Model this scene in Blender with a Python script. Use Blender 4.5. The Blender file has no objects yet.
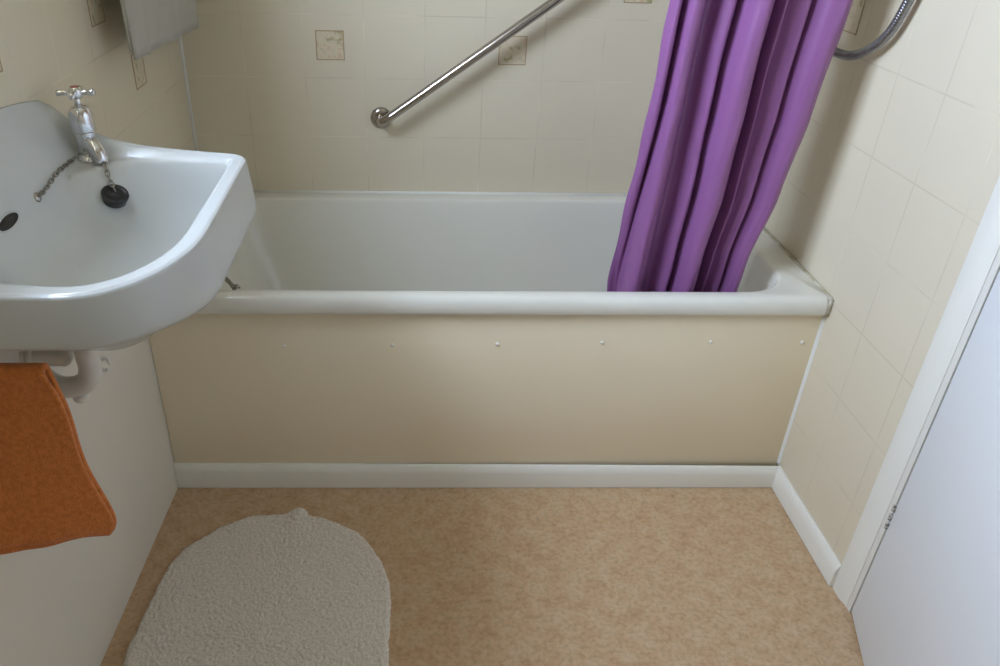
import bpy, bmesh, math, random
from mathutils import Vector, Matrix, noise
random.seed(4)
S = bpy.context.scene
COL = S.collection
PI = math.pi

# ------------------------------------------------------------------ camera
cam_d = bpy.data.cameras.new('camera')
cam = bpy.data.objects.new('camera', cam_d)
COL.objects.link(cam)
YAW, PITCH, ROLL = .0501, .5437, .0271
fwd = Vector((math.sin(YAW)*math.cos(PITCH), math.cos(YAW)*math.cos(PITCH), -math.sin(PITCH)))
rt = Vector((math.cos(YAW), -math.sin(YAW), 0))
up = rt.cross(fwd)
r2 = rt*math.cos(ROLL) + up*math.sin(ROLL)
u2 = -rt*math.sin(ROLL) + up*math.cos(ROLL)
cam.matrix_world = Matrix(((r2.x, u2.x, -fwd.x, .5913), (r2.y, u2.y, -fwd.y, -1.4885),
                           (r2.z, u2.z, -fwd.z, 1.3189), (0, 0, 0, 1)))
cam_d.sensor_width = 36
cam_d.lens = 776.24*36/1000
cam_d.shift_x = .05345
cam_d.shift_y = .0075
cam_d.clip_start = .02
S.camera = cam

# ------------------------------------------------------------------ daylight, exposure
S.view_settings.view_transform = 'Standard'
S.view_settings.look = 'None'
S.view_settings.gamma = 1
S.view_settings.use_curve_mapping = False
S.view_settings.exposure = 0.65
world = bpy.data.worlds.new('overcast_sky')
S.world = world
world.use_nodes = True
bg = world.node_tree.nodes['Background']
wn = world.node_tree
wtc = wn.nodes.new('ShaderNodeTexCoord'); wsx = wn.nodes.new('ShaderNodeSeparateXYZ'); wr = wn.nodes.new('ShaderNodeValToRGB'); wm = wn.nodes.new('ShaderNodeMapRange')
wm.inputs[1].default_value = -1; wm.inputs[2].default_value = 1
wn.links.new(wtc.outputs['Generated'], wsx.inputs[0]); wn.links.new(wsx.outputs[2], wm.inputs[0]); wn.links.new(wm.outputs[0], wr.inputs[0])
we = wr.color_ramp.elements
we[0].position = .47; we[0].color = (.25, .26, .23, 1)          # ground outside
we[1].position = .53; we[1].color = (.725, .89, 1.17, 1)        # overcast sky
wn.links.new(wr.outputs[0], bg.inputs[0])
bg.inputs[1].default_value = 21.0
WY0, WY1, WZ0, WZ1 = -.92, -.17, 1.30, 2.00      # window opening in the left wall
pl = bpy.data.lights.new('window_daylight', 'AREA')
pl.shape = 'RECTANGLE'; pl.size = WZ1-WZ0; pl.size_y = WY1-WY0
pl.cycles.is_portal = True
plo = bpy.data.objects.new('window_daylight', pl)
COL.objects.link(plo)
plo.location = (-.095, (WY0+WY1)/2, (WZ0+WZ1)/2)
plo.rotation_euler = (0, -PI/2, 0)

# ------------------------------------------------------------------ helpers
def tag(o, label=None, cat=None, group=None, kind=None):
    if label: o['label'] = label
    if cat: o['category'] = cat
    if group: o['group'] = group
    if kind: o['kind'] = kind
    return o

def empty(name, loc, label, cat, group=None):
    o = bpy.data.objects.new(name, None); COL.objects.link(o)
    o.location = loc; o.empty_display_size = .05
    return tag(o, label, cat, group)

def obj(name, bm, mat, parent=None, smooth=True, angle=None):
    bmesh.ops.recalc_face_normals(bm, faces=bm.faces)
    me = bpy.data.meshes.new(name); bm.to_mesh(me); bm.free()
    for p in me.polygons: p.use_smooth = smooth
    if angle is not None: me.set_sharp_from_angle(angle=angle)
    for m in (mat if isinstance(mat, (list, tuple)) else [mat]): me.materials.append(m)
    o = bpy.data.objects.new(name, me); COL.objects.link(o)
    if parent is not None:
        o.parent = parent
        o.matrix_parent_inverse = Matrix.Identity(4)
        par = parent
        off = Vector((0, 0, 0))
        while par is not None:
            off += par.location; par = par.parent
        o.location = -off                      # meshes are written in world metres
    return o

def box(bm, x0, x1, y0, y1, z0, z1, bevel=0, seg=2):
    r = bmesh.ops.create_cube(bm, size=1)
    vs = r['verts']
    for v in vs:
        v.co = Vector((x0 if v.co.x < 0 else x1, y0 if v.co.y < 0 else y1, z0 if v.co.z < 0 else z1))
    if bevel:
        es = list({e for v in vs for e in v.link_edges})
        bmesh.ops.bevel(bm, geom=es, offset=bevel, segments=seg, affect='EDGES', profile=.5)
    return bm

def loft(bm, rings, closed=True, cap0=False, cap1=False):
    R = [[bm.verts.new(p) for p in ring] for ring in rings]
    n = len(R[0])
    for a, b in zip(R[:-1], R[1:]):
        for i in range(n if closed else n-1):
            j = (i+1) % n
            bm.faces.new((a[i], a[j], b[j], b[i]))
    if cap0: bm.faces.new(R[0][::-1])
    if cap1: bm.faces.new(R[-1])
    return R

def frames(pts):
    pts = [Vector(p) for p in pts]
    T = []
    for i in range(len(pts)):
        a = pts[max(i-1, 0)]; b = pts[min(i+1, len(pts)-1)]
        T.append((b-a).normalized())
    ref = Vector((0, 0, 1)) if abs(T[0].z) < .9 else Vector((1, 0, 0))
    n = (ref - T[0]*ref.dot(T[0])).normalized()
    out = []
    for p, t in zip(pts, T):
        n = (n - t*n.dot(t)).normalized()
        out.append((p, t, n, t.cross(n)))
    return out

def tube(bm, pts, rad, seg=16, caps=True):
    rings = []
    for i, (p, t, n, b) in enumerate(frames(pts)):
        r = rad[i] if isinstance(rad, (list, tuple)) else rad
        rings.append([p + (n*math.cos(2*PI*k/seg) + b*math.sin(2*PI*k/seg))*r for k in range(seg)])
    loft(bm, rings, True, caps, caps)
    return bm

def lathe(bm, prof, origin, axis=(0, 0, 1), seg=32):
    """prof: list of (radius, height along axis)"""
    ax = Vector(axis).normalized()
    ref = Vector((0, 0, 1)) if abs(ax.z) < .9 else Vector((1, 0, 0))
    n = (ref - ax*ref.dot(ax)).normalized(); b = ax.cross(n); o = Vector(origin)
    rings = [[o + ax*h + (n*math.cos(2*PI*k/seg) + b*math.sin(2*PI*k/seg))*max(r, 1e-5) for k in range(seg)] for r, h in prof]
    loft(bm, rings, True, True, True)
    return bm

def spline(pts, per=10):
    """Catmull-Rom through the points"""
    P = [Vector(p) for p in pts]
    P = [2*P[0]-P[1]] + P + [2*P[-1]-P[-2]]
    out = []
    for i in range(1, len(P)-2):
        for k in range(per):
            t = k/per
            a, b, c, d = P[i-1], P[i], P[i+1], P[i+2]
            out.append(.5*((2*b) + (c-a)*t + (2*a-5*b+4*c-d)*t*t + (3*b-a-3*c+d)*t**3))
    out.append(P[-2].copy())
    return out

def resample(pts, step):
    out = [pts[0]]; acc = 0.0
    for a, b in zip(pts[:-1], pts[1:]):
        L = (b-a).length; pos = 0
        while acc + (L-pos) >= step:
            pos += step-acc; acc = 0
            out.append(a.lerp(b, pos/L))
        acc += L-pos
    return out

def rrect(x0, x1, y0, y1, radii, z, m=10, e=6):
    """rounded rectangle, radii = (x0y0, x1y0, x1y1, x0y1); constant vertex count"""
    if not isinstance(radii, (list, tuple)): radii = (radii,)*4
    C = [(x0, y0, 1, 1, PI), (x1, y0, -1, 1, 1.5*PI), (x1, y1, -1, -1, 0), (x0, y1, 1, -1, .5*PI)]
    arcs = []
    for (cx, cy, sx, sy, a0), r in zip(C, radii):
        rx, ry = r if isinstance(r, tuple) else (r, r)
        arcs.append([(cx+sx*rx + rx*math.cos(a0+.5*PI*k/m), cy+sy*ry + ry*math.sin(a0+.5*PI*k/m)) for k in range(m+1)])
    pts = []
    for i in range(4):
        pts += arcs[i]
        p, q = arcs[i][-1], arcs[(i+1) % 4][0]
        for k in range(1, e):
            pts.append((p[0]+(q[0]-p[0])*k/e, p[1]+(q[1]-p[1])*k/e))
    return [Vector((x, y, z)) for x, y in pts]

# ------------------------------------------------------------------ materials
def mat(name, col, rough=.5, metal=0, spec=.5, sheen=0, coat=0, bump=None, mottle=None):
    m = bpy.data.materials.new(name); m.use_nodes = True
    nt = m.node_tree; p = nt.nodes['Principled BSDF']
    p.inputs['Base Color'].default_value = (*col, 1)
    p.inputs['Roughness'].default_value = rough
    p.inputs['Metallic'].default_value = metal
    p.inputs['Specular IOR Level'].default_value = spec
    p.inputs['Sheen Weight'].default_value = sheen
    p.inputs['Coat Weight'].default_value = coat
    tc = nt.nodes.new('ShaderNodeTexCoord')
    if mottle:
        sc, c2, det = mottle
        nz = nt.nodes.new('ShaderNodeTexNoise'); nz.inputs['Scale'].default_value = sc; nz.inputs['Detail'].default_value = det
        nt.links.new(tc.outputs['Object'], nz.inputs['Vector'])
        mx = nt.nodes.new('ShaderNodeMix'); mx.data_type = 'RGBA'
        mx.inputs[6].default_value = (*col, 1); mx.inputs[7].default_value = (*c2, 1)
        mr = nt.nodes.new('ShaderNodeMapRange'); mr.inputs[1].default_value = .35; mr.inputs[2].default_value = .65
        nt.links.new(nz.outputs['Fac'], mr.inputs[0]); nt.links.new(mr.outputs[0], mx.inputs[0])
        nt.links.new(mx.outputs[2], p.inputs['Base Color'])
    if bump:
        sc, st, dist = bump
        nz = nt.nodes.new('ShaderNodeTexNoise'); nz.inputs['Scale'].default_value = sc; nz.inputs['Detail'].default_value = 3
        nt.links.new(tc.outputs['Object'], nz.inputs['Vector'])
        bp = nt.nodes.new('ShaderNodeBump'); bp.inputs['Strength'].default_value = st; bp.inputs['Distance'].default_value = dist
        nt.links.new(nz.outputs['Fac'], bp.inputs['Height']); nt.links.new(bp.outputs['Normal'], p.inputs['Normal'])
    return m

def tile_mat(name, axis, a0, ta, z0, tz, col, grout):
    m = bpy.data.materials.new(name); m.use_nodes = True
    nt = m.node_tree; N = nt.nodes; L = nt.links; p = N['Principled BSDF']
    tc = N.new('ShaderNodeTexCoord'); sx = N.new('ShaderNodeSeparateXYZ')
    L.new(tc.outputs['Object'], sx.inputs[0])
    def math_(op, a, b=None):
        n = N.new('ShaderNodeMath'); n.operation = op
        for i, v in enumerate((a, b)):
            if v is None: continue
            if isinstance(v, (int, float)): n.inputs[i].default_value = v
            else: L.new(v, n.inputs[i])
        return n.outputs[0]
    def edge(out, o, t):
        f = math_('FRACT', math_('DIVIDE', math_('SUBTRACT', out, o-10*t), t))
        return math_('MULTIPLY', math_('ABSOLUTE', math_('SUBTRACT', f, .5)), t), t   # distance from tile centre
    ea, _ = edge(sx.outputs[axis], a0, ta); ez, _ = edge(sx.outputs[2], z0, tz)
    def g(d, t):
        mr = N.new('ShaderNodeMapRange'); mr.interpolation_type = 'SMOOTHSTEP'
        mr.inputs[1].default_value = t/2-.0022; mr.inputs[2].default_value = t/2-.0006
        L.new(d, mr.inputs[0]); return mr.outputs[0]
    gm = math_('MAXIMUM', g(ea, ta), g(ez, tz))
    nz = N.new('ShaderNodeTexNoise'); nz.inputs['Scale'].default_value = 9; nz.inputs['Detail'].default_value = 4
    L.new(tc.outputs['Object'], nz.inputs['Vector'])
    base = N.new('ShaderNodeMix'); base.data_type = 'RGBA'
    base.inputs[6].default_value = (*col, 1); base.inputs[7].default_value = (*[c*.955 for c in col], 1)
    L.new(nz.outputs['Fac'], base.inputs[0])
    nz2 = N.new('ShaderNodeTexNoise'); nz2.inputs['Scale'].default_value = 5; nz2.inputs['Detail'].default_value = 5
    L.new(tc.outputs['Object'], nz2.inputs['Vector'])
    gc = N.new('ShaderNodeMix'); gc.data_type = 'RGBA'
    gc.inputs[6].default_value = (*grout, 1); gc.inputs[7].default_value = (*[min(1, c*1.06) for c in col], 1)
    mr = N.new('ShaderNodeMapRange'); mr.inputs[1].default_value = .42; mr.inputs[2].default_value = .6
    L.new(nz2.outputs['Fac'], mr.inputs[0]); L.new(mr.outputs[0], gc.inputs[0])
    fin = N.new('ShaderNodeMix'); fin.data_type = 'RGBA'
    L.new(gm, fin.inputs[0]); L.new(base.outputs[2], fin.inputs[6]); L.new(gc.outputs[2], fin.inputs[7])
    L.new(fin.outputs[2], p.inputs['Base Color'])
    bp = N.new('ShaderNodeBump'); bp.invert = True; bp.inputs['Strength'].default_value = .22; bp.inputs['Distance'].default_value = .0007
    L.new(gm, bp.inputs['Height']); L.new(bp.outputs['Normal'], p.inputs['Normal'])
    p.inputs['Roughness'].default_value = .34
    p.inputs['Specular IOR Level'].default_value = .35
    return m

TILE = (.775, .688, .522); GROUT = (.665, .58, .435)
M = {}
M['tile_back'] = tile_mat('cream_tiles_back', 0, .0015, .1544, .5415, .1544, TILE, GROUT)
M['tile_right'] = tile_mat('cream_tiles_right', 1, .622, .1544, .5245, .161, TILE, GROUT)
M['tile_left'] = tile_mat('cream_tiles_left', 1, .34, .1544, .5415, .1544, TILE, GROUT)
M['paint'] = mat('white_wall_paint', (.80, .742, .64), .55, spec=.3)
M['ceiling'] = mat('ceiling_paint', (.72, .70, .63), .8, spec=.2)
M['gloss'] = mat('white_gloss_paint', (.875, .845, .755), .3)
M['jamb'] = mat('old_white_gloss', (.80, .77, .69), .35)
M['door'] = mat('door_white_paint', (.87, .885, .895), .42)
M['panel'] = mat('beige_bath_panel', (.93, .81, .60), .36, spec=.3, mottle=(3, (.94, .82, .61), 2))
M['tub'] = mat('off_white_enamel', (.81, .785, .695), .11, coat=.3)
M['ceramic'] = mat('white_vitreous_china', (.595, .605, .585), .2, coat=.1)
M['chrome'] = mat('chrome', (.72, .72, .73), .13, metal=1)
M['steel'] = mat('polished_steel', (.46, .42, .38), .2, metal=1)
M['steel_dull'] = mat('dull_steel_chain', (.34, .31, .26), .4, metal=1)
M['rubber'] = mat('black_rubber', (.018, .018, .02), .4)
M['dark'] = mat('dark_overflow', (.03, .022, .014), .7)
M['pvc'] = mat('white_plastic_pipe', (.80, .77, .69), .35)
M['curtain'] = mat('purple_satin', (.29, .112, .285), .34, spec=.5, sheen=.06)
M['orange'] = mat('orange_terry', (.76, .25, .062), .95, spec=.05, sheen=.25, bump=(420, .9, .003), mottle=(160, (.62, .185, .04), 4))
M['pale'] = mat('pale_terry', (.50, .475, .41), .95, spec=.05, sheen=.15, bump=(350, .6, .002))
M['mat'] = mat('off_white_tufted_pile', (.87, .80, .70), 1.0, spec=.02, sheen=.1, mottle=(230, (.66, .59, .50), 3))
M['caulk'] = mat('white_sealant', (.88, .87, .81), .4)
M['stain'] = mat('stained_sealant', (.40, .34, .22), .5, mottle=(30, (.62, .58, .46), 3))
M['screw'] = mat('cream_screw_cap', (.92, .86, .74), .35)
M['rust'] = mat('grubby_hinge', (.66, .62, .54), .5, mottle=(210, (.08, .06, .05), 3))
M['hose'] = mat('chrome_hose', (.30, .30, .31), .3, metal=1)

def floor_mat():
    m = bpy.data.materials.new('mottled_beige_vinyl'); m.use_nodes = True
    nt = m.node_tree; N = nt.nodes; L = nt.links; p = N['Principled BSDF']
    tc = N.new('ShaderNodeTexCoord')
    def nz(sc, det, ro=.6):
        n = N.new('ShaderNodeTexNoise'); n.inputs['Scale'].default_value = sc; n.inputs['Detail'].default_value = det
        n.inputs['Roughness'].default_value = ro
        L.new(tc.outputs['Object'], n.inputs['Vector']); return n
    r = N.new('ShaderNodeValToRGB'); L.new(nz(25, 10, .74).outputs['Fac'], r.inputs[0])
    e = r.color_ramp.elements
    e[0].position = .30; e[0].color = (.515, .315, .175, 1)
    e[1].position = .72; e[1].color = (.67, .51, .34, 1)
    x = e.new(.47); x.color = (.60, .40, .232, 1)
    x = e.new(.56); x.color = (.63, .445, .27, 1)
    r2 = N.new('ShaderNodeValToRGB'); L.new(nz(95, 4).outputs['Fac'], r2.inputs[0])
    r2.color_ramp.elements[0].position = .33; r2.color_ramp.elements[0].color = (.80, .79, .76, 1)
    r2.color_ramp.elements[1].position = .55; r2.color_ramp.elements[1].color = (1, 1, 1, 1)
    mx = N.new('ShaderNodeMix'); mx.data_type = 'RGBA'; mx.blend_type = 'MULTIPLY'; mx.inputs[0].default_value = 1
    L.new(r.outputs[0], mx.inputs[6]); L.new(r2.outputs[0], mx.inputs[7])
    L.new(mx.outputs[2], p.inputs['Base Color'])
    p.inputs['Roughness'].default_value = .45; p.inputs['Specular IOR Level'].default_value = .35
    return m
M['floor'] = floor_mat()

def motif_mat():
    m = bpy.data.materials.new('printed_flower_motif'); m.use_nodes = True
    nt = m.node_tree; N = nt.nodes; L = nt.links; p = N['Principled BSDF']
    tc = N.new('ShaderNodeTexCoord')
    n = N.new('ShaderNodeTexNoise'); n.inputs['Scale'].default_value = 48; n.inputs['Detail'].default_value = 3
    L.new(tc.outputs['Object'], n.inputs['Vector'])
    r = N.new('ShaderNodeValToRGB'); L.new(n.outputs['Fac'], r.inputs[0])
    e = r.color_ramp.elements
    e[0].position = .34; e[0].color = (.46, .40, .20, 1)
    e[1].position = .66; e[1].color = (.70, .50, .33, 1)
    x = e.new(.44); x.color = (.70, .60, .42, 1)
    x = e.new(.55); x.color = (.74, .64, .47, 1)
    L.new(r.outputs[0], p.inputs['Base Color']); p.inputs['Roughness'].default_value = .35
    return m
M['motif'] = motif_mat()
M['motif_edge'] = mat('brown_motif_border', (.46, .31, .16), .4)

W, D, H, YB = 1.512, .609, 2.30, -1.85
# ------------------------------------------------------------------ room shell
def quadgrid(bm, P, mi=0):
    f = bm.faces.new([bm.verts.new(p) for p in P]); f.material_index = mi; return f

def shell(name, boxes, m, bevel=0):
    bm = bmesh.new()
    for b in boxes: box(bm, *b, bevel=bevel)
    return tag(obj(name, bm, m, smooth=False), kind='structure')

shell('floor', [(-.2, 1.75, YB-.1, .72, -.1, 0)], M['floor'])
shell('ceiling', [(-.2, 1.75, YB-.1, .72, H, H+.1)], M['ceiling'])
wall_back = shell('wall_back', [(-.2, 1.75, D, D+.11, 0, H)], M['tile_back'])
shell('wall_front', [(-.2, 1.75, YB-.1, YB, 0, H)], mat('beige_front_wall', (.62, .56, .46), .6))
# left wall: tiled above, painted board below, with the window opening
bm = bmesh.new()
for b in [(-.16, 0, .0015, D, 0, .74), (-.16, 0, YB, D, WZ1, H), (-.16, 0, YB, D, .74, WZ0), (-.16, 0, YB, WY0, WZ0, WZ1), (-.16, 0, WY1, D, WZ0, WZ1)]:
    box(bm, *b)
wall_left = tag(obj('wall_left', bm, M['tile_left'], smooth=False), kind='structure')
bm = bmesh.new()
def bx(y): return .0105 + (y+.015)*.0365
pts = [(YB, bx(YB)), (D, bx(0))]
a = [bm.verts.new((x, y, z)) for z in (0, .745) for x, y in ((bx(YB), YB), (bx(0), 0), (bx(0), .0015), (-.16, .0015), (-.16, YB))]
for i in range(5):
    j = (i+1) % 5; bm.faces.new((a[i], a[j], a[5+j], a[5+i]))
bm.faces.new(a[:5]); bm.faces.new(a[5:])
tag(obj('trim_1', bm, M['paint'], smooth=False), 'smooth white painted board below the left wall tiles', kind='structure')
# right wall with a shut alcove behind the door
DY0, DY1 = -1.16, -.415
shell('wall_right', [(W, W+.13, DY1, D, 0, H), (W, W+.13, YB, DY0, 0, H), (W, W+.13, DY0, DY1, 2.0, H), (W+.11, W+.13, DY0, DY1, 0, 2.0)], M['tile_right'])
# unseen tan sheets, added on the right wall to dim and warm the bounce
shell('bounce_sheet', [(W-.003, W+.001, -.34, D, 1.50, H), (W-.003, W+.001, YB, DY1+.07, 2.06, H), (W-.003, W+.001, YB, DY0, 1.50, 2.06)], mat('tan_bounce_cutter', (.46, .38, .27), .7))
# window frame and pane (above the basin)
bm = bmesh.new()
for b in [(-.15, -.105, WY0, WY1, WZ0, WZ0+.045), (-.15, -.105, WY0, WY1, WZ1-.045, WZ1), (-.15, -.105, WY0, WY0+.045, WZ0, WZ1), (-.15, -.105, WY1-.045, WY1, WZ0, WZ1)]:
    box(bm, *b, bevel=.004)
win = tag(obj('window_1', bm, M['gloss'], smooth=False), kind='structure')
gm = bpy.data.materials.new('window_glass'); gm.use_nodes = True
nt = gm.node_tree; nt.nodes.clear()
o_ = nt.nodes.new('ShaderNodeOutputMaterial'); mx_ = nt.nodes.new('ShaderNodeMixShader'); t_ = nt.nodes.new('ShaderNodeBsdfTransparent'); g_ = nt.nodes.new('ShaderNodeBsdfGlossy')
g_.inputs['Roughness'].default_value = .02; mx_.inputs[0].default_value = .06
nt.links.new(t_.outputs[0], mx_.inputs[1]); nt.links.new(g_.outputs[0], mx_.inputs[2]); nt.links.new(mx_.outputs[0], o_.inputs[0])
bm = bmesh.new(); box(bm, -.13, -.126, WY0+.04, WY1-.04, WZ0+.04, WZ1-.04)
obj('pane', bm, gm, win, smooth=False)

# printed motifs on some tiles
def motif(wall, c, ax, s=.036):
    bm = bmesh.new(); bm2 = bmesh.new()
    t = .0005; w = .0022
    def bb(b, a0, a1, z0, z1, th):
        if ax == 'y': box(b, c[0]+a0, c[0]+a1, D-th, D+.001, c[2]+z0, c[2]+z1)
        elif ax == 'l': box(b, -.001, th, c[1]+a0, c[1]+a1, c[2]+z0, c[2]+z1)
        else: box(b, W-th, W+.001, c[1]+a0, c[1]+a1, c[2]+z0, c[2]+z1)
    bb(bm, -s, s, -s, s, t)
    for a in ((-s, s, -s, -s+w), (-s, s, s-w, s), (-s, -s+w, -s, s), (s-w, s, -s, s)): bb(bm2, *a, t*2)
    mo = obj('tile_motif', bm, M['motif'], wall, smooth=False)
    obj('motif_border', bm2, M['motif_edge'], mo, smooth=False)
wall_right = bpy.data.objects['wall_right']
for x, z in ((.378, .931), (.847, .926), (1.156, 1.081)): motif(wall_back, (x, D, z), 'y')
for y, z in ((.268, .9385), (.090, 1.0935), (-.345, 1.0935)): motif(wall_left, (0, y, z), 'l')
motif(wall_right, (W, .228, 1.082), 'r')

# skirtings and trims
def skirting(name, p0, p1, nrm, h0, h1, t, m):
    """board between two floor points of its front face; nrm points into the room"""
    bm = bmesh.new(); n = Vector(nrm)
    rings = []
    for p, h in ((p0, h0), (p1, h1)):
        p = Vector((*p, 0))
        prof = [(-t, .0018), (0, .0018), (0, h-.021), (-.0012, h-.016), (-.0052, h-.003), (-.0085, h), (-t, h)]
        rings.append([p + n*a + Vector((0, 0, z)) for a, z in prof])
    loft(bm, rings, True, True, True)
    return tag(obj(name, bm, m, smooth=True, angle=.6), kind='structure')
skirting('baseboard_back', (.0115, -.016), (1.506, -.030), (0, -1, 0), .073, .062, .013, M['gloss'])
skirting('baseboard_right', (1.499, -.018), (1.499, -.3475), (-1, 0, 0), .062, .064, .0125, M['gloss'])
bm = bmesh.new()
loft(bm, [[Vector(p+(z,)) for p in ((1.5118, -.0115), (1.5118, -.004), (1.5060, -.004), (1.5064, -.0065), (1.5100, -.0100))] for z in (.063, .496)], True, True, True)
tag(obj('trim_2', bm, M['caulk'], smooth=False), kind='structure')
# door lining, architrave
bm = bmesh.new()
rings = []
for z in (0, 2.06):
    prof = [(W+.01, -.3475), (1.5075, -.3475), (1.5063, -.350), (1.5063, -.378), (1.5075, -.386), (1.5105, -.394), (1.5105, -.402), (W+.01, -.402)]
    rings.append([Vector((x, y, z)) for x, y in prof])
loft(bm, rings, True, True, True)
tag(obj('trim_3', bm, M['gloss'], smooth=True, angle=.5), kind='structure')
bm = bmesh.new(); box(bm, 1.5105, W+.03, -.4165, -.4025, 0, 2.02, bevel=.0008, seg=1)
tag(obj('trim_4', bm, M['jamb'], smooth=False), kind='structure')
# door leaf, a little ajar
dd = Vector((-.286, -.958, 0)).normalized(); dn = Vector((.958, -.286, 0)).normalized()
hp = Vector((1.5125, -.4176, 0))
bm = bmesh.new(); box(bm, 0, .70, 0, .035, .006, 1.97, bevel=.002)
for v in bm.verts: v.co = hp + dd*v.co.x + dn*v.co.y + Vector((0, 0, v.co.z))
door = tag(obj('door_1', bm, M['door'], smooth=True, angle=.5), kind='structure')
for z0 in (.245, 1.65):
    bm = bmesh.new()
    for k in range(3):
        tube(bm, [(1.5115, -.4170, z0+k*.022), (1.5115, -.4170, z0+k*.022+.014)], .0042, 12)
    obj('hinge', bm, M['rust'], door, angle=.6)
# sealant between bath and walls
bm = bmesh.new(); tube(bm, [(W-.0045, -.020, .532), (W-.0045, -.010, .5345), (W-.0045, .2, .5355), (W-.0045, D, .5355)], .0052, 10)
tag(obj('trim_5', bm, M['stain']), kind='structure')
bm = bmesh.new(); tube(bm, [(.0, D-.001, .538), (W, D-.001, .538)], .0045, 8)
tag(obj('trim_6', bm, M['caulk']), kind='structure')
bm = bmesh.new(); tube(bm, [(W-.005, -.018, .5325), (W-.005, -.0195, .52), (W-.005, -.0195, .497)], .0045, 8)
tag(obj('trim_7', bm, M['stain']), kind='structure')
# raised corner strip of the tiles in the far left corner
bm = bmesh.new(); tube(bm, [(.0015, D-.0015, .54), (.0015, D-.0015, H)], .005, 8)
tag(obj('trim_8', bm, M['caulk']), kind='structure')

# ------------------------------------------------------------------ bath
bm = bmesh.new()
X0, X1, Y0, Y1 = .001, 1.5045, -.022, .6085
ix0, ix1, iy0, iy1 = .075, 1.437, .0165, .558
def o(d, z): return rrect(X0+d*.1, X1-d*.1, Y0+d, Y1-d*.1, .006+.1*d, z)
def i_(dx0, dx1, dy0, dy1, r, z): return rrect(ix0+dx0, ix1-dx1, iy0+dy0, iy1-dy1, r, z)
rings = [o(.010, .500), o(.002, .496), o(0, .500), o(0, .514), o(.002, .524), o(.006, .5315), o(.012, .5355), o(.019, .537),
         i_(-.008, -.008, -.006, -.006, .118, .5375), i_(-.003, -.003, -.002, -.002, .113, .5355), i_(0, 0, 0, 0, .11, .531), i_(.003, .003, .003, .003, .108, .52),
         i_(.012, .008, .008, .010, .106, .48), i_(.045, .02, .018, .028, .105, .38), i_(.10, .035, .032, .05, .10, .27),
         i_(.145, .055, .05, .07, .10, .20), i_(.19, .09, .085, .10, .10, .165), i_(.25, .15, .13, .15, .08, .152), i_(.5, .5, .22, .22, .04, .148)]
loft(bm, rings, True, False, True)
tub = obj('bathtub', bm, M['tub'], angle=.9)
tag(tub, 'off white enamel bathtub with rolled rim and flat beige side panel', 'bathtub')
# panel
bm = bmesh.new(); box(bm, .012, 1.508, -.006, .004, .03, .4945, bevel=.001)
pan = obj('side_panel', bm, M['panel'], tub, angle=.5)
tag(pan, 'flat beige side panel')
for x, z in ((.305, .407), (.545, .41), (.780, .412), (1.017, .417), (1.266, .419), (1.478, .418)):
    bm = bmesh.new(); lathe(bm, [(.0045, 0), (.0045, .0015), (.003, .003), (0, .0034)], (x, -.006, z), (0, -1, 0), 16)
    obj('screw_cap', bm, M['screw'], pan)

# ------------------------------------------------------------------ wash basin
def sstep(t): t = max(0, min(1, t)); return t*t*(3-2*t)
BX1, BY0, BY1, RZ = .312, -.699, -.192, .900
RAD = (.012, (.125, .19), .030, .012)
BC = Vector((.165, -.445, 0))
NB = len(rrect(0, 1, 0, 1, .1, 0, m=14, e=22))
def bo(d, z, base=None):
    P = rrect(0-d, BX1+d, BY0-d, BY1+d, [tuple(q+d for q in r) if isinstance(r, tuple) else max(.004, r+d) for r in RAD], z, m=14, e=22)
    for p in P: p.x = max(p.x, .001)
    return P
RISE = [(0, .084), (.021, .066), (.043, .050), (.065, .037), (.091, .027), (.135, .017), (.18, .012), (.226, .008), (.295, .003), (.4, 0)]
def rise(x, y):
    # rim sweeping up to the back; the far end keeps rising a little all along
    for (x0, a), (x1, b) in zip(RISE[:-1], RISE[1:]):
        if x <= x1: break
    far = a+(b-a)*(x-x0)/(x1-x0)
    near = .087*max(0, 1-x/.125)**1.7
    t = sstep((y+.50)/.25)
    return near+(far-near)*t
def rise_in(x, y):
    # the upright back itself, arched along its top
    return (.122-.5*(y+.445)**2)*max(0, 1-x/.050)**1.25
def edge_d(x, y):
    """distance inside the outer, near and far sides"""
    dx, dy0, dy1 = BX1-x, y-BY0, BY1-y
    d = min(dx, dy0, dy1)
    for (rx, ry, a, b) in ((.125, .19, dx, dy0), (.030, .030, dx, dy1)):
        if a < rx and b < ry:
            u, v = (rx-a)/rx, (ry-b)/ry
            k = math.hypot(u, v)
            if k > 1e-4: d = min(d, (1-k)*k/math.hypot(u/rx, v/ry))
    return d
def top_z(x, y):
    d = edge_d(x, y)
    e = sstep((d-.006)/.020)
    z = RZ + rise(x, y)*(1-e) + rise_in(x, y)*e
    # rounded outer lip
    lip = .005
    if d < lip: z -= .0022*(1-d/lip)**2
    # bowl
    mg = .030*max(0, min(1, (.215-x)/.18))**2
    db = min(d, y-BY0-mg, BY1-y-mg)
    q1 = (db-.018)/.105
    xb = .022+(.072 if y > -.445 else .034)*sstep((abs(y+.445)-.10)/.11)
    q2 = (x-xb)/(.245-xb)
    if q1 > 0 and q2 > 0:
        a = 1-(1-min(1, q1))**2.4; b = 1-(1-min(1, q2))**1.9
        z -= .135*(a*b)**.95*sstep(min(1, q1*4.5))*sstep(min(1, q2*4))
    return z
bm = bmesh.new()
outl = bo(0, 0)
rings = []
# underside, from the waste up to the apron
for f, z in ((.12, .705), (.26, .710), (.40, .724), (.54, .745), (.68, .768), (.80, .786), (.91, .799)):
    rings.append([Vector((max(.001, (BC.x-.02)+(p.x-(BC.x-.02))*f), BC.y+(p.y-BC.y)*f, z + .020*max(0, (BC.y-p.y)/.25)*f)) for p in bo(.004, 0)])
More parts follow.
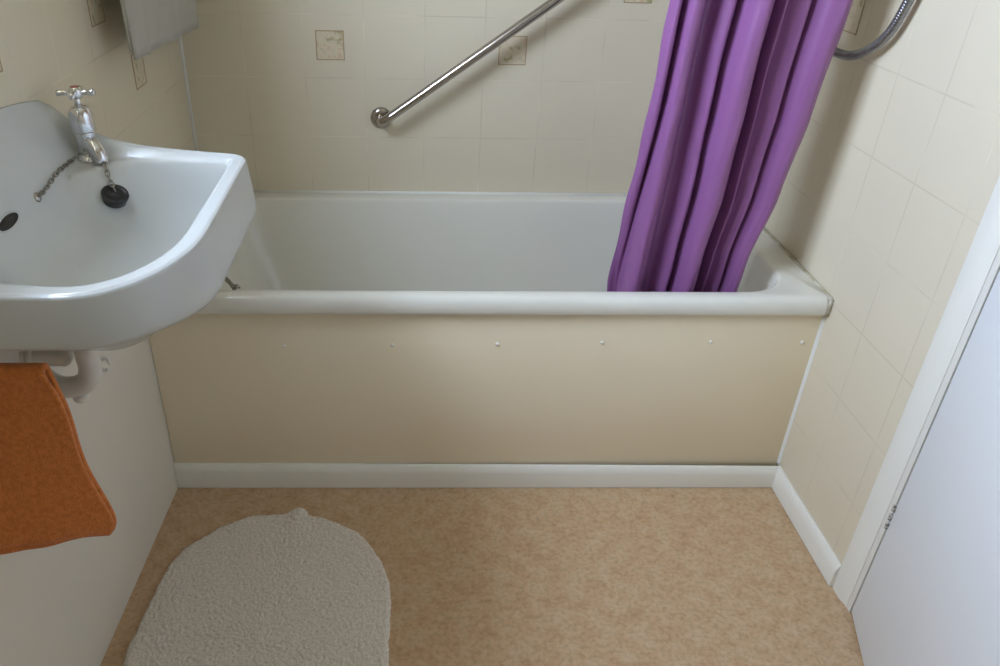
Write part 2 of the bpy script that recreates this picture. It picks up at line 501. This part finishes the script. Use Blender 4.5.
# apron: (outward on the room side, outward at the two ends, height)
for dx, dy, z in ((.000, -.006, .8045), (.0065, .000, .8065), (.0100, .0025, .8120), (.0112, .0035, .8200), (.0105, .0035, .835), (.0080, .0030, .855), (.0050, .0022, .875), (.0026, .0014, .890), (.0010, .0006, .8975)):
    rr = rrect(0, BX1+dx, BY0-dy, BY1+dy, [RAD[0], (RAD[1][0]+dx, RAD[1][1]+dy), RAD[2]+dx, RAD[3]], 0, m=14, e=22)
    rings.append([Vector((max(p.x, .001), p.y, z + .020*sstep((BC.y-.05-p.y)/.20)*max(0, min(1, (.90-z)/.08)) + rise(p.x, p.y)*max(0, min(1, (z-.82)/.08)))) for p in rr])
T = [0, .003, .007, .014, .024, .036, .05, .066, .084, .104, .126, .15, .18, .21, .25, .29, .34, .39, .45, .52, .60, .68, .76, .84, .91, .96]
for t in T:
    ring = []
    for p in outl:
        x = p.x+(BC.x-p.x)*t; y = p.y+(BC.y-p.y)*t
        ring.append(Vector((x, y, top_z(x, y))))
    rings.append(ring)
loft(bm, rings, True, True, True)
basin = obj('wash_basin', bm, M['ceramic'])
tag(basin, 'white ceramic wash basin with raised back fixed to the left wall', 'basin')
# overflow slot on the back slope of the bowl
def bnorm(x, y, e=.002):
    return Vector((-(top_z(x+e, y)-top_z(x-e, y))/(2*e), -(top_z(x, y+e)-top_z(x, y-e))/(2*e), 1)).normalized()
bm = bmesh.new(); bmr = bmesh.new()
def slot_ring(L, w, n=40):
    """long oval lying on the bowl surface"""
    out = []
    nn = bnorm(OX, OY)
    ty = (Vector((0, 1, 0)) - nn*nn.y).normalized(); tx = ty.cross(nn)
    for k in range(n):
        a = 2*PI*k/n
        px = math.cos(a)*L*(1 if abs(math.cos(a)) > 0 else 1); py = math.sin(a)*w
        out.append((ty*px, tx*py, nn))
    return out
OX, OY = .0440, -.487
oc = Vector((OX, OY, top_z(OX, OY)))
def oring(L, w, h): return [oc + a*(1) + b + n*h for a, b, n in slot_ring(L, w)]
loft(bm, [oring(.030, .0095, -.004), oring(.0275, .0078, .0012)], True, False, True)
obj('overflow_hole', bm, M['dark'], basin)
loft(bmr, [oring(.0275, .0078, .0008), oring(.0285, .0086, .0018), oring(.030, .0098, .0016), oring(.0315, .011, -.003)], True)
obj('overflow_rim', bmr, M['ceramic'], basin)

# ------------------------------------------------------------------ tap
TX, TY = .060, -.222
TZ = top_z(TX, TY)
tap = empty('basin_tap', (TX, TY, TZ), 'chrome pillar tap with cross head on the far corner of the wash basin', 'tap')
bm = bmesh.new(); lathe(bm, [(.0215, -.003), (.0225, .0005), (.0225, .004), (.020, .0075), (.016, .011)], (TX, TY, TZ), seg=36)
obj('base', bm, M['chrome'], tap)
bm = bmesh.new(); lathe(bm, [(.0150, .008), (.0145, .018), (.0150, .030), (.0170, .040), (.0180, .0445), (.0180, .047)], (TX, TY, TZ), seg=36)
obj('body', bm, M['chrome'], tap)
bm = bmesh.new(); lathe(bm, [(.0185, .0465), (.0190, .049), (.0190, .062), (.0180, .074), (.0150, .082), (.0100, .0865), (.0070, .088)], (TX, TY, TZ), seg=36)
obj('bonnet', bm, M['chrome'], tap)
bm = bmesh.new(); lathe(bm, [(.0052, .086), (.0050, .102)], (TX, TY, TZ), seg=20)
obj('spindle', bm, M['chrome'], tap)
sd = Vector((math.cos(math.radians(-40)), math.sin(math.radians(-40)), 0))
bm = bmesh.new()
b0 = Vector((TX, TY, TZ))
pts = spline([b0+sd*.004+Vector((0, 0, .026)), b0+sd*.016+Vector((0, 0, .027)), b0+sd*.027+Vector((0, 0, .020)), b0+sd*.033+Vector((0, 0, .010)), b0+sd*.034+Vector((0, 0, .003))], 8)
n = len(pts)
tube(bm, pts, [.0135-.0020*k/(n-1) for k in range(n)], 24)
obj('spout', bm, M['chrome'], tap)
hz = TZ+.1075
bm = bmesh.new(); lathe(bm, [(.0085, -.008), (.0105, -.004), (.0105, .004), (.008, .008), (.003, .0095)], (TX, TY, hz), seg=24)
head = obj('cross_head', bm, M['chrome'], tap)
for k in range(4):
    a = math.radians(8+90*k); dv = Vector((math.cos(a), math.sin(a), 0))
    bm = bmesh.new(); c0 = Vector((TX, TY, hz))
    lathe(bm, [(.0042, .006), (.0036, .010), (.0040, .019), (.0052, .025), (.0048, .028), (.0025, .029)], c0, dv, 16)
    obj('handle_arm', bm, M['chrome'], head)
bm = bmesh.new(); lathe(bm, [(.0065, .0086), (.006, .0098), (.002, .0104)], (TX, TY, hz), seg=20)
obj('index_disc', bm, mat('red_index', (.45, .16, .13), .4), head)

# ------------------------------------------------------------------ chains
def link_mesh(Ln, wd, wire, name):
    bm = bmesh.new(); pts = []
    n = 18
    for k in range(n):
        a = 2*PI*k/n
        x = math.cos(a)*wd/2 + 0; y = math.sin(a)*wd/2 + (Ln-wd)/2*(1 if math.sin(a) >= 0 else -1)
        pts.append(Vector((x, y, 0)))
    rings = []
    for k in range(n):
        p = pts[k]; t = (pts[(k+1) % n]-pts[k-1]).normalized(); nn = Vector((0, 0, 1)); b = t.cross(nn)
        rings.append([p+(nn*math.cos(2*PI*j/7)+b*math.sin(2*PI*j/7))*wire for j in range(7)])
    rings.append(rings[0])
    loft(bm, rings, True)
    bmesh.ops.remove_doubles(bm, verts=bm.verts, dist=1e-6)
    bmesh.ops.recalc_face_normals(bm, faces=bm.faces)
    me = bpy.data.meshes.new(name); bm.to_mesh(me); bm.free()
    for p in me.polygons: p.use_smooth = True
    me.materials.append(M['steel_dull'])
    return me

def chain(parent, pts, me, pitch, name='chain_link', roll0=.4):
    P = resample(pts, pitch)
    for k, (a, b) in enumerate(zip(P[:-1], P[1:])):
        o = bpy.data.objects.new(name, me); COL.objects.link(o); o.parent = parent
        y = (b-a).normalized()
        ref = Vector((0, 0, 1)) if abs(y.z) < .9 else Vector((1, 0, 0))
        z = (ref-y*ref.dot(y)).normalized(); x = y.cross(z)
        m3 = Matrix((x, y, z)).transposed()
        m3 = m3 @ Matrix.Rotation(roll0 if k % 2 else roll0+PI/2, 3, 'Y')
        o.matrix_local = Matrix.Translation((a+b)/2 - parent.location) @ m3.to_4x4()

def on_bowl(x, y, h): return Vector((x, y, top_z(x, y)+h))
lk = link_mesh(.0125, .0066, .00095, 'basin_chain_link')
SX, SY = .0442, -.394
sp = on_bowl(SX, SY, 0)
plug = empty('basin_plug', sp, 'black rubber plug on a metal chain lying in the wash basin bowl', 'plug')
bm = bmesh.new(); nn = bnorm(SX, SY); lathe(bm, [(.0075, -.002), (.0075, .001), (.006, .003), (.0025, .0042)], sp, nn, 20)
obj('chain_stay', bm, M['steel'], plug)
px, py = .1115, -.282
pn = (bnorm(px, py)*.75+Vector((.05, .02, .8))).normalized()
pc = on_bowl(px, py, .012)
bm = bmesh.new(); lathe(bm, [(.0150, -.009), (.0180, -.008), (.0205, .004), (.0210, .006), (.0200, .0085), (.0165, .0090), (.0155, .0078), (.006, .0078), (.005, .010), (.002, .011)], pc, pn, 32)
obj('stopper', bm, M['rubber'], plug)
c1 = [sp+nn*.004]
for t in (.25, .5, .75): 
    x = SX+(.046-SX)*t; y = SY+(-.240-SY)*t
    c1.append(on_bowl(x, y, .0045))
c1.append(on_bowl(.046, -.240, .005))
chain(plug, spline(c1, 12), lk, .0098)
c2 = [on_bowl(.0885, -.243, .006), on_bowl(.0960, -.256, .005), on_bowl(.1030, -.270, .008), pc+pn*.012]
chain(plug, spline(c2, 10), lk, .0092)
bm = bmesh.new()
tube(bm, spline([on_bowl(.046, -.240, .005), (.034, -.226, TZ+.008), (.040, -.199, TZ+.009), (.064, -.197, TZ+.009), (.0775, -.212, TZ+.008), (.0795, -.228, TZ+.007), on_bowl(.0885, -.243, .006)], 8), .0011, 8)
obj('chain_loop', bm, M['steel_dull'], plug)

lk2 = link_mesh(.0130, .0085, .0012, 'bath_chain_link')
bp0 = Vector((.090, .285, .462))
bch = empty('bath_plug_chain', bp0, 'thin metal plug chain draped over the front bathtub rim behind the wash basin', 'chain')
bm = bmesh.new(); lathe(bm, [(.022, -.008), (.022, .003), (.018, .006), (.004, .007)], bp0, (.97, 0, .25), 24)
obj('overflow_plate', bm, M['steel'], bch)
chain(bch, spline([bp0+Vector((.012, 0, 0)), (.140, .20, .474), (.178, .11, .498), (.1975, .052, .517), (.206, .026, .5405), (.224, .012, .5415)], 14), lk2, .0100)

# ------------------------------------------------------------------ waste trap
TRX, TRY = .096, -.472
trap = empty('waste_trap', (TRX, TRY, .60), 'white plastic waste trap and pipe under the wash basin', 'waste pipe')
bm = bmesh.new(); lathe(bm, [(.026, .728), (.026, .700), (.0215, .697)], (TRX, TRY, 0), seg=28)
obj('waste_nut', bm, M['pvc'], trap)
bm = bmesh.new()
tube(bm, spline([(TRX, TRY, .71), (TRX, TRY, .68), (TRX, TRY, .655), (TRX-.008, TRY, .632), (TRX-.030, TRY, .619), (TRX-.058, TRY+.004, .618), (TRX-.083, TRY+.014, .630), (TRX-.088, TRY+.020, .65)], 8), .0170, 24)
obj('trap_bend', bm, M['pvc'], trap)
bm = bmesh.new()
tube(bm, spline([(TRX-.032, TRY+.020, .662), (TRX-.050, TRY+.020, .664), (TRX-.070, TRY+.020, .664), (-.01, TRY+.016, .666)], 6), [.006, .012, .0155, .0168]+[.0172]*15, 24)
obj('outlet_pipe', bm, M['pvc'], trap)
bm = bmesh.new(); lathe(bm, [(.0185, 0), (.0215, .002), (.0215, .007), (.0190, .009), (.0190, .011), (.0215, .013), (.0215, .019), (.0185, .021)], (TRX-.085, TRY+.020, .664), (-1, 0, 0), 28)
obj('collar', bm, M['gloss'], trap)
bm = bmesh.new(); lathe(bm, [(.0115, -.016), (.0115, -.022), (.009, -.026), (.003, -.028)], (TRX-.026, TRY, .619), (0, 0, 1), 20)
obj('cleaning_cap', bm, M['pvc'], trap)
bm = bmesh.new(); c = Vector((TRX+.018, TRY+.012, .652))
tube(bm, [c+Vector((math.cos(2*PI*k/24)*.007, .3*math.sin(2*PI*k/24)*.011, math.sin(2*PI*k/24)*.009)) for k in range(21)], .0028, 10)
obj('wing_clip', bm, M['pvc'], trap)

# ------------------------------------------------------------------ orange towel on its rail
RY, RZ2 = -.662, .772
bm = bmesh.new(); tube(bm, [(-.012, RY, RZ2), (.130, RY, RZ2)], .0042, 16)
lathe(bm, [(.018, -.012), (.018, -.006), (.012, -.003)], (0, RY, RZ2), (1, 0, 0), 20)
rail = obj('towel_rail', bm, M['gloss'], angle=.7)
tag(rail, 'short white rail under the wash basin carrying the orange towel', 'towel rail')
bm = bmesh.new()
NX, ND = 46, 64
def drape(u, t):
    """u 0..1 across, t 0 front hem .. 1 back hem"""
    zb_f = .4985 + .026*(1-u) - .006*sstep((u-.80)/.2)
    zb_b = zb_f - .003 - .024*(1-u)
    rr = .0078
    s = abs(t-.5)*2
    zb = zb_f if t < .5 else zb_b
    if s < .10:
        a = (t-.5)/.05*PI/2
        y, z = RY + rr*math.sin(a), RZ2 + rr*math.cos(a)
    else:
        k = (s-.10)/.90
        z = RZ2 + (zb-RZ2)*k
        spread = rr + (.0046-rr)*min(1, k/.12)
        y = RY + (spread if t > .5 else -spread)
        y -= .058*k*(1-u)
    k = max(0, (RZ2-z)/.29)
    xr = .134 + .034*k**.95 + .004*math.sin(k*9)
    # rounded corner
    if s > .9: xr -= .012*((s-.9)/.1)**2
    x = -.008 + (xr+.008)*u
    y += .003*math.sin(u*7+1)*k + .001*math.sin(u*21)*k
    return Vector((x, y, z))
R = [[drape(i/NX, j/ND) for i in range(NX+1)] for j in range(ND+1)]
loft(bm, R, False)
tw = obj('hand_towel', bm, M['orange'])
tag(tw, 'orange terry hand towel hanging folded under the wash basin', 'towel')
so = tw.modifiers.new('thickness', 'SOLIDIFY'); so.thickness = .0085; so.offset = 0
sb = tw.modifiers.new('soft', 'SUBSURF'); sb.levels = 1; sb.render_levels = 1

# ------------------------------------------------------------------ pale towel high on the left wall
PX, PZ = .062, 1.46
bm = bmesh.new(); tube(bm, [(PX, .03, PZ), (PX, .60, PZ)], .0075, 16)
for y in (.045, .585): tube(bm, [(0, y, PZ), (PX, y, PZ)], .006, 12)
r_ = obj('towel_rail', bm, M['chrome'], angle=.7)
tag(r_, 'chrome rail high on the left wall carrying the pale towel', 'towel rail')
bm = bmesh.new()
def drape2(u, t):
    s = abs(t-.5)*2; rr = .012
    y = .058 + .488*u
    zb = (1.000 - .020*u) if t > .5 else (1.000-.020*u+.012)
    if s < .06:
        a = (t-.5)/.03*PI/2; x, z = PX + rr*math.sin(a), PZ + rr*math.cos(a)
    else:
        k = (s-.06)/.94; z = PZ+(zb-PZ)*k
        x = PX + (rr if t > .5 else -rr)*(1-.75*min(1, k/.1)) + .0022*math.sin(u*40+1.3)*k + .003*math.sin(u*15)*k
    return Vector((x, y, z))
R = [[drape2(i/60, j/60) for i in range(61)] for j in range(61)]
loft(bm, R, False)
tw2 = obj('bath_towel', bm, M['pale'])
tag(tw2, 'pale cream towel hanging over the far left corner by the tiled walls', 'towel')
so = tw2.modifiers.new('thickness', 'SOLIDIFY'); so.thickness = .005; so.offset = 0

# ------------------------------------------------------------------ grab rail
gd = Vector((.418, 0, .296)).normalized()
g0 = Vector((.5045, D, .7485)); g1 = g0 + gd*.62
grab = empty('grab_rail', g0, 'shiny steel grab rail fixed diagonally on the tiles above the bathtub', 'grab rail')
out = Vector((0, -.060, 0))
bm = bmesh.new()
P = [g0+Vector((0, -.004, 0)), g0+out*.5, g0+out*.82+gd*.006, g0+out+gd*.026, g0+out+gd*.06, g0+out+gd*.2, g0+out+gd*.4, g0+out+gd*.56, g1+out-gd*.026, g1+out*.82-gd*.006, g1+out*.5, g1+Vector((0, -.004, 0))]
tube(bm, spline(P, 8), .0116, 28)
obj('bar', bm, M['steel'], grab)
for g in (g0, g1):
    bm = bmesh.new(); lathe(bm, [(.0285, 0), (.0285, .003), (.0270, .0065), (.0215, .0095), (.0145, .0110)], g, (0, -1, 0), 36)
    obj('flange', bm, M['steel'], grab)

# ------------------------------------------------------------------ shower curtain
CP = [(0, -.010), (.030, .006), (.055, .004), (.068, -.014), (.078, -.033), (.090, -.012), (.115, .014), (.145, .020), (.175, .010), (.195, -.018),
      (.225, -.044), (.262, -.036), (.300, -.006), (.335, .004), (.357, -.008), (.368, -.036), (.384, -.014), (.420, .018), (.455, .028), (.500, .026),
      (.535, .010), (.552, -.016), (.570, -.022), (.590, -.004), (.610, .010), (.626, .000), (.640, -.016), (.675, -.012), (.715, -.001), (.755, .004), (.772, -.012),
      (.783, -.034), (.800, -.010), (.840, .016), (.890, .026), (.940, .022), (.980, .004), (1.0, -.014)]
prof = spline([Vector((f, d, 0)) for f, d in CP], 7)
def lerpt(tab, z):
    for (z0, a), (z1, b) in zip(tab[:-1], tab[1:]):
        if z <= z1: 
            t = (z-z0)/(z1-z0); return a+(b-a)*max(0, t)
    return tab[-1][1]
LT = [(.28, 1.066), (.50, 1.052), (.72, 1.062), (.90, 1.071), (1.12, 1.075), (1.93, 1.095)]
RT = [(.28, 1.315), (.50, 1.348), (.60, 1.358), (.72, 1.386), (.90, 1.408), (1.12, 1.426), (1.93, 1.480)]
YT = [(.28, .112), (.50, .100), (1.12, .072), (1.93, .030)]
NZ = 90
rows = []
for k in range(NZ+1):
    z = .28 + (1.925-.28)*k/NZ
    l, r, y = lerpt(LT, z), lerpt(RT, z), lerpt(YT, z)
    row = []
    for p in prof:
        f, d = p.x, p.y
        w = .010*math.sin(z*4.1+f*7)*math.sin(PI*f) + .004*math.sin(z*9.3+f*23)*math.sin(PI*f)
        kb = 1-sstep((z-.45)/.6)
        f += .105*kb*math.sin(PI*f)**.9*sstep((f-.05)/.2) if 0 < f < 1 else 0
        if p.x < .078: d = d*(1-kb) - .036*kb
        am = .95 + .25*math.sin(z*2.3+f*11)
        wob = .0016*math.sin(z*34+f*3)*(1 if f > .97 or f < .02 else .25)
        row.append(Vector((l+(r-l)*(f+w)+wob, y-d*am + .002*noise.noise(Vector((f*30, z*12, 1))), z)))
    rows.append(row)
bm = bmesh.new(); loft(bm, rows, False)
cur = obj('shower_curtain', bm, M['curtain'])
tag(cur, 'purple satin shower curtain gathered in folds and hanging inside the bathtub', 'curtain')
so = cur.modifiers.new('thickness', 'SOLIDIFY'); so.thickness = .0008; so.offset = 0
bm = bmesh.new(); tube(bm, [(-.004, .030, 1.965), (W+.004, .030, 1.965)], .0125, 20)
lathe(bm, [(.028, .0), (.028, .005), (.016, .012)], (0, .030, 1.965), (1, 0, 0), 24); lathe(bm, [(.028, .0), (.028, .005), (.016, .012)], (W, .030, 1.965), (-1, 0, 0), 24)
tag(obj('curtain_rail', bm, M['gloss'], angle=.7), 'white rail carrying the purple shower curtain', 'curtain rail')
for k in range(9):
    x = 1.10+.375*k/8; bm = bmesh.new()
    ring = [Vector((x, .030+math.sin(2*PI*j/24)*.020, 1.9535+math.cos(2*PI*j/24)*.0315)) for j in range(25)]
    tube(bm, ring, .0018, 8, caps=False)
    obj('curtain_ring', bm, M['gloss'], cur)

# ------------------------------------------------------------------ shower hose
hp_ = spline([(1.512, .36, 1.72), (1.46, .36, 1.715), (1.40, .355, 1.62), (1.345, .34, 1.40), (1.345, .30, 1.18), (1.390, .225, 1.060), (1.437, .160, 1.0275), (1.474, .112, 1.021),
              (1.488, .045, 1.066), (1.490, .006, 1.140), (1.490, -.030, 1.27), (1.488, -.045, 1.42), (1.490, -.050, 1.52), (1.512, -.050, 1.56)], 60)
hp_ = resample(hp_, .0013)
bm = bmesh.new()
tube(bm, hp_, [.0090+.0006*math.sin(2*PI*k*.0013/.0052) for k in range(len(hp_))], 14)
hs = obj('shower_hose', bm, M['hose'])
tag(hs, 'ribbed chrome shower hose looping out beside the purple curtain', 'hose')

# ------------------------------------------------------------------ bath mat
MO = [(.037, -.53), (.036, -.467), (.043, -.395), (.052, -.305), (.076, -.231), (.136, -.166), (.170, -.143), (.208, -.124), (.250, -.117), (.289, -.116), (.303, -.109), (.322, -.103), (.340, -.110), (.348, -.122), (.385, -.132), (.421, -.150), (.474, -.189),
      (.513, -.250), (.537, -.310), (.545, -.378), (.544, -.476), (.544, -.56), (.53, -.66), (.48, -.76), (.40, -.82), (.29, -.84), (.18, -.82), (.10, -.76), (.055, -.67), (.040, -.59)]
cl = [Vector((x, y, 0)) for x, y in MO]; 
cs = spline(cl+[cl[0]], 16)[:-1]
mc = Vector((.295, -.48, 0))
cs = [p + (p-mc).normalized()*(.0035*noise.noise(p*26) + .0016*noise.noise(p*75)) for p in cs]
NR = 120
bm = bmesh.new(); rings = []
for j in range(NR+1):
    f = j/NR
    ring = []
    for i, p in enumerate(cs):
        q = mc + (p-mc)*f
        de = (p-mc).length*(1-f)
        edge = 1-(1-min(1, de/.011))**2
        h = .0125*math.sqrt(max(0, edge)) + .0005
        pile = noise.noise(Vector((q.x*150, q.y*150, 0)))*.0030 + noise.noise(Vector((q.x*380, q.y*380, 5)))*.0016
        big = .0022*noise.noise(Vector((q.x*14, q.y*14, 2)))
        ruck = .010*math.exp(-((q.x-.322)/.020)**2)*sstep((q.y+.21)/.10)
        ring.append(Vector((q.x + .0012*noise.noise(q*300+Vector((9, 0, 0))), q.y + .0012*noise.noise(q*300), max(.0004, h + (pile+big)*min(1, edge*1.5) + ruck*min(1, .3+edge)))))
    rings.append(ring)
loft(bm, rings[1:], True, True, False)
low = [[mc+(p-mc)*1.0 + Vector((0, 0, .0003)) for p in cs]]
bmat = obj('bath_mat', bm, M['mat'])
tag(bmat, 'off white tufted oval bath mat with a rucked edge on the floor', 'bath mat')
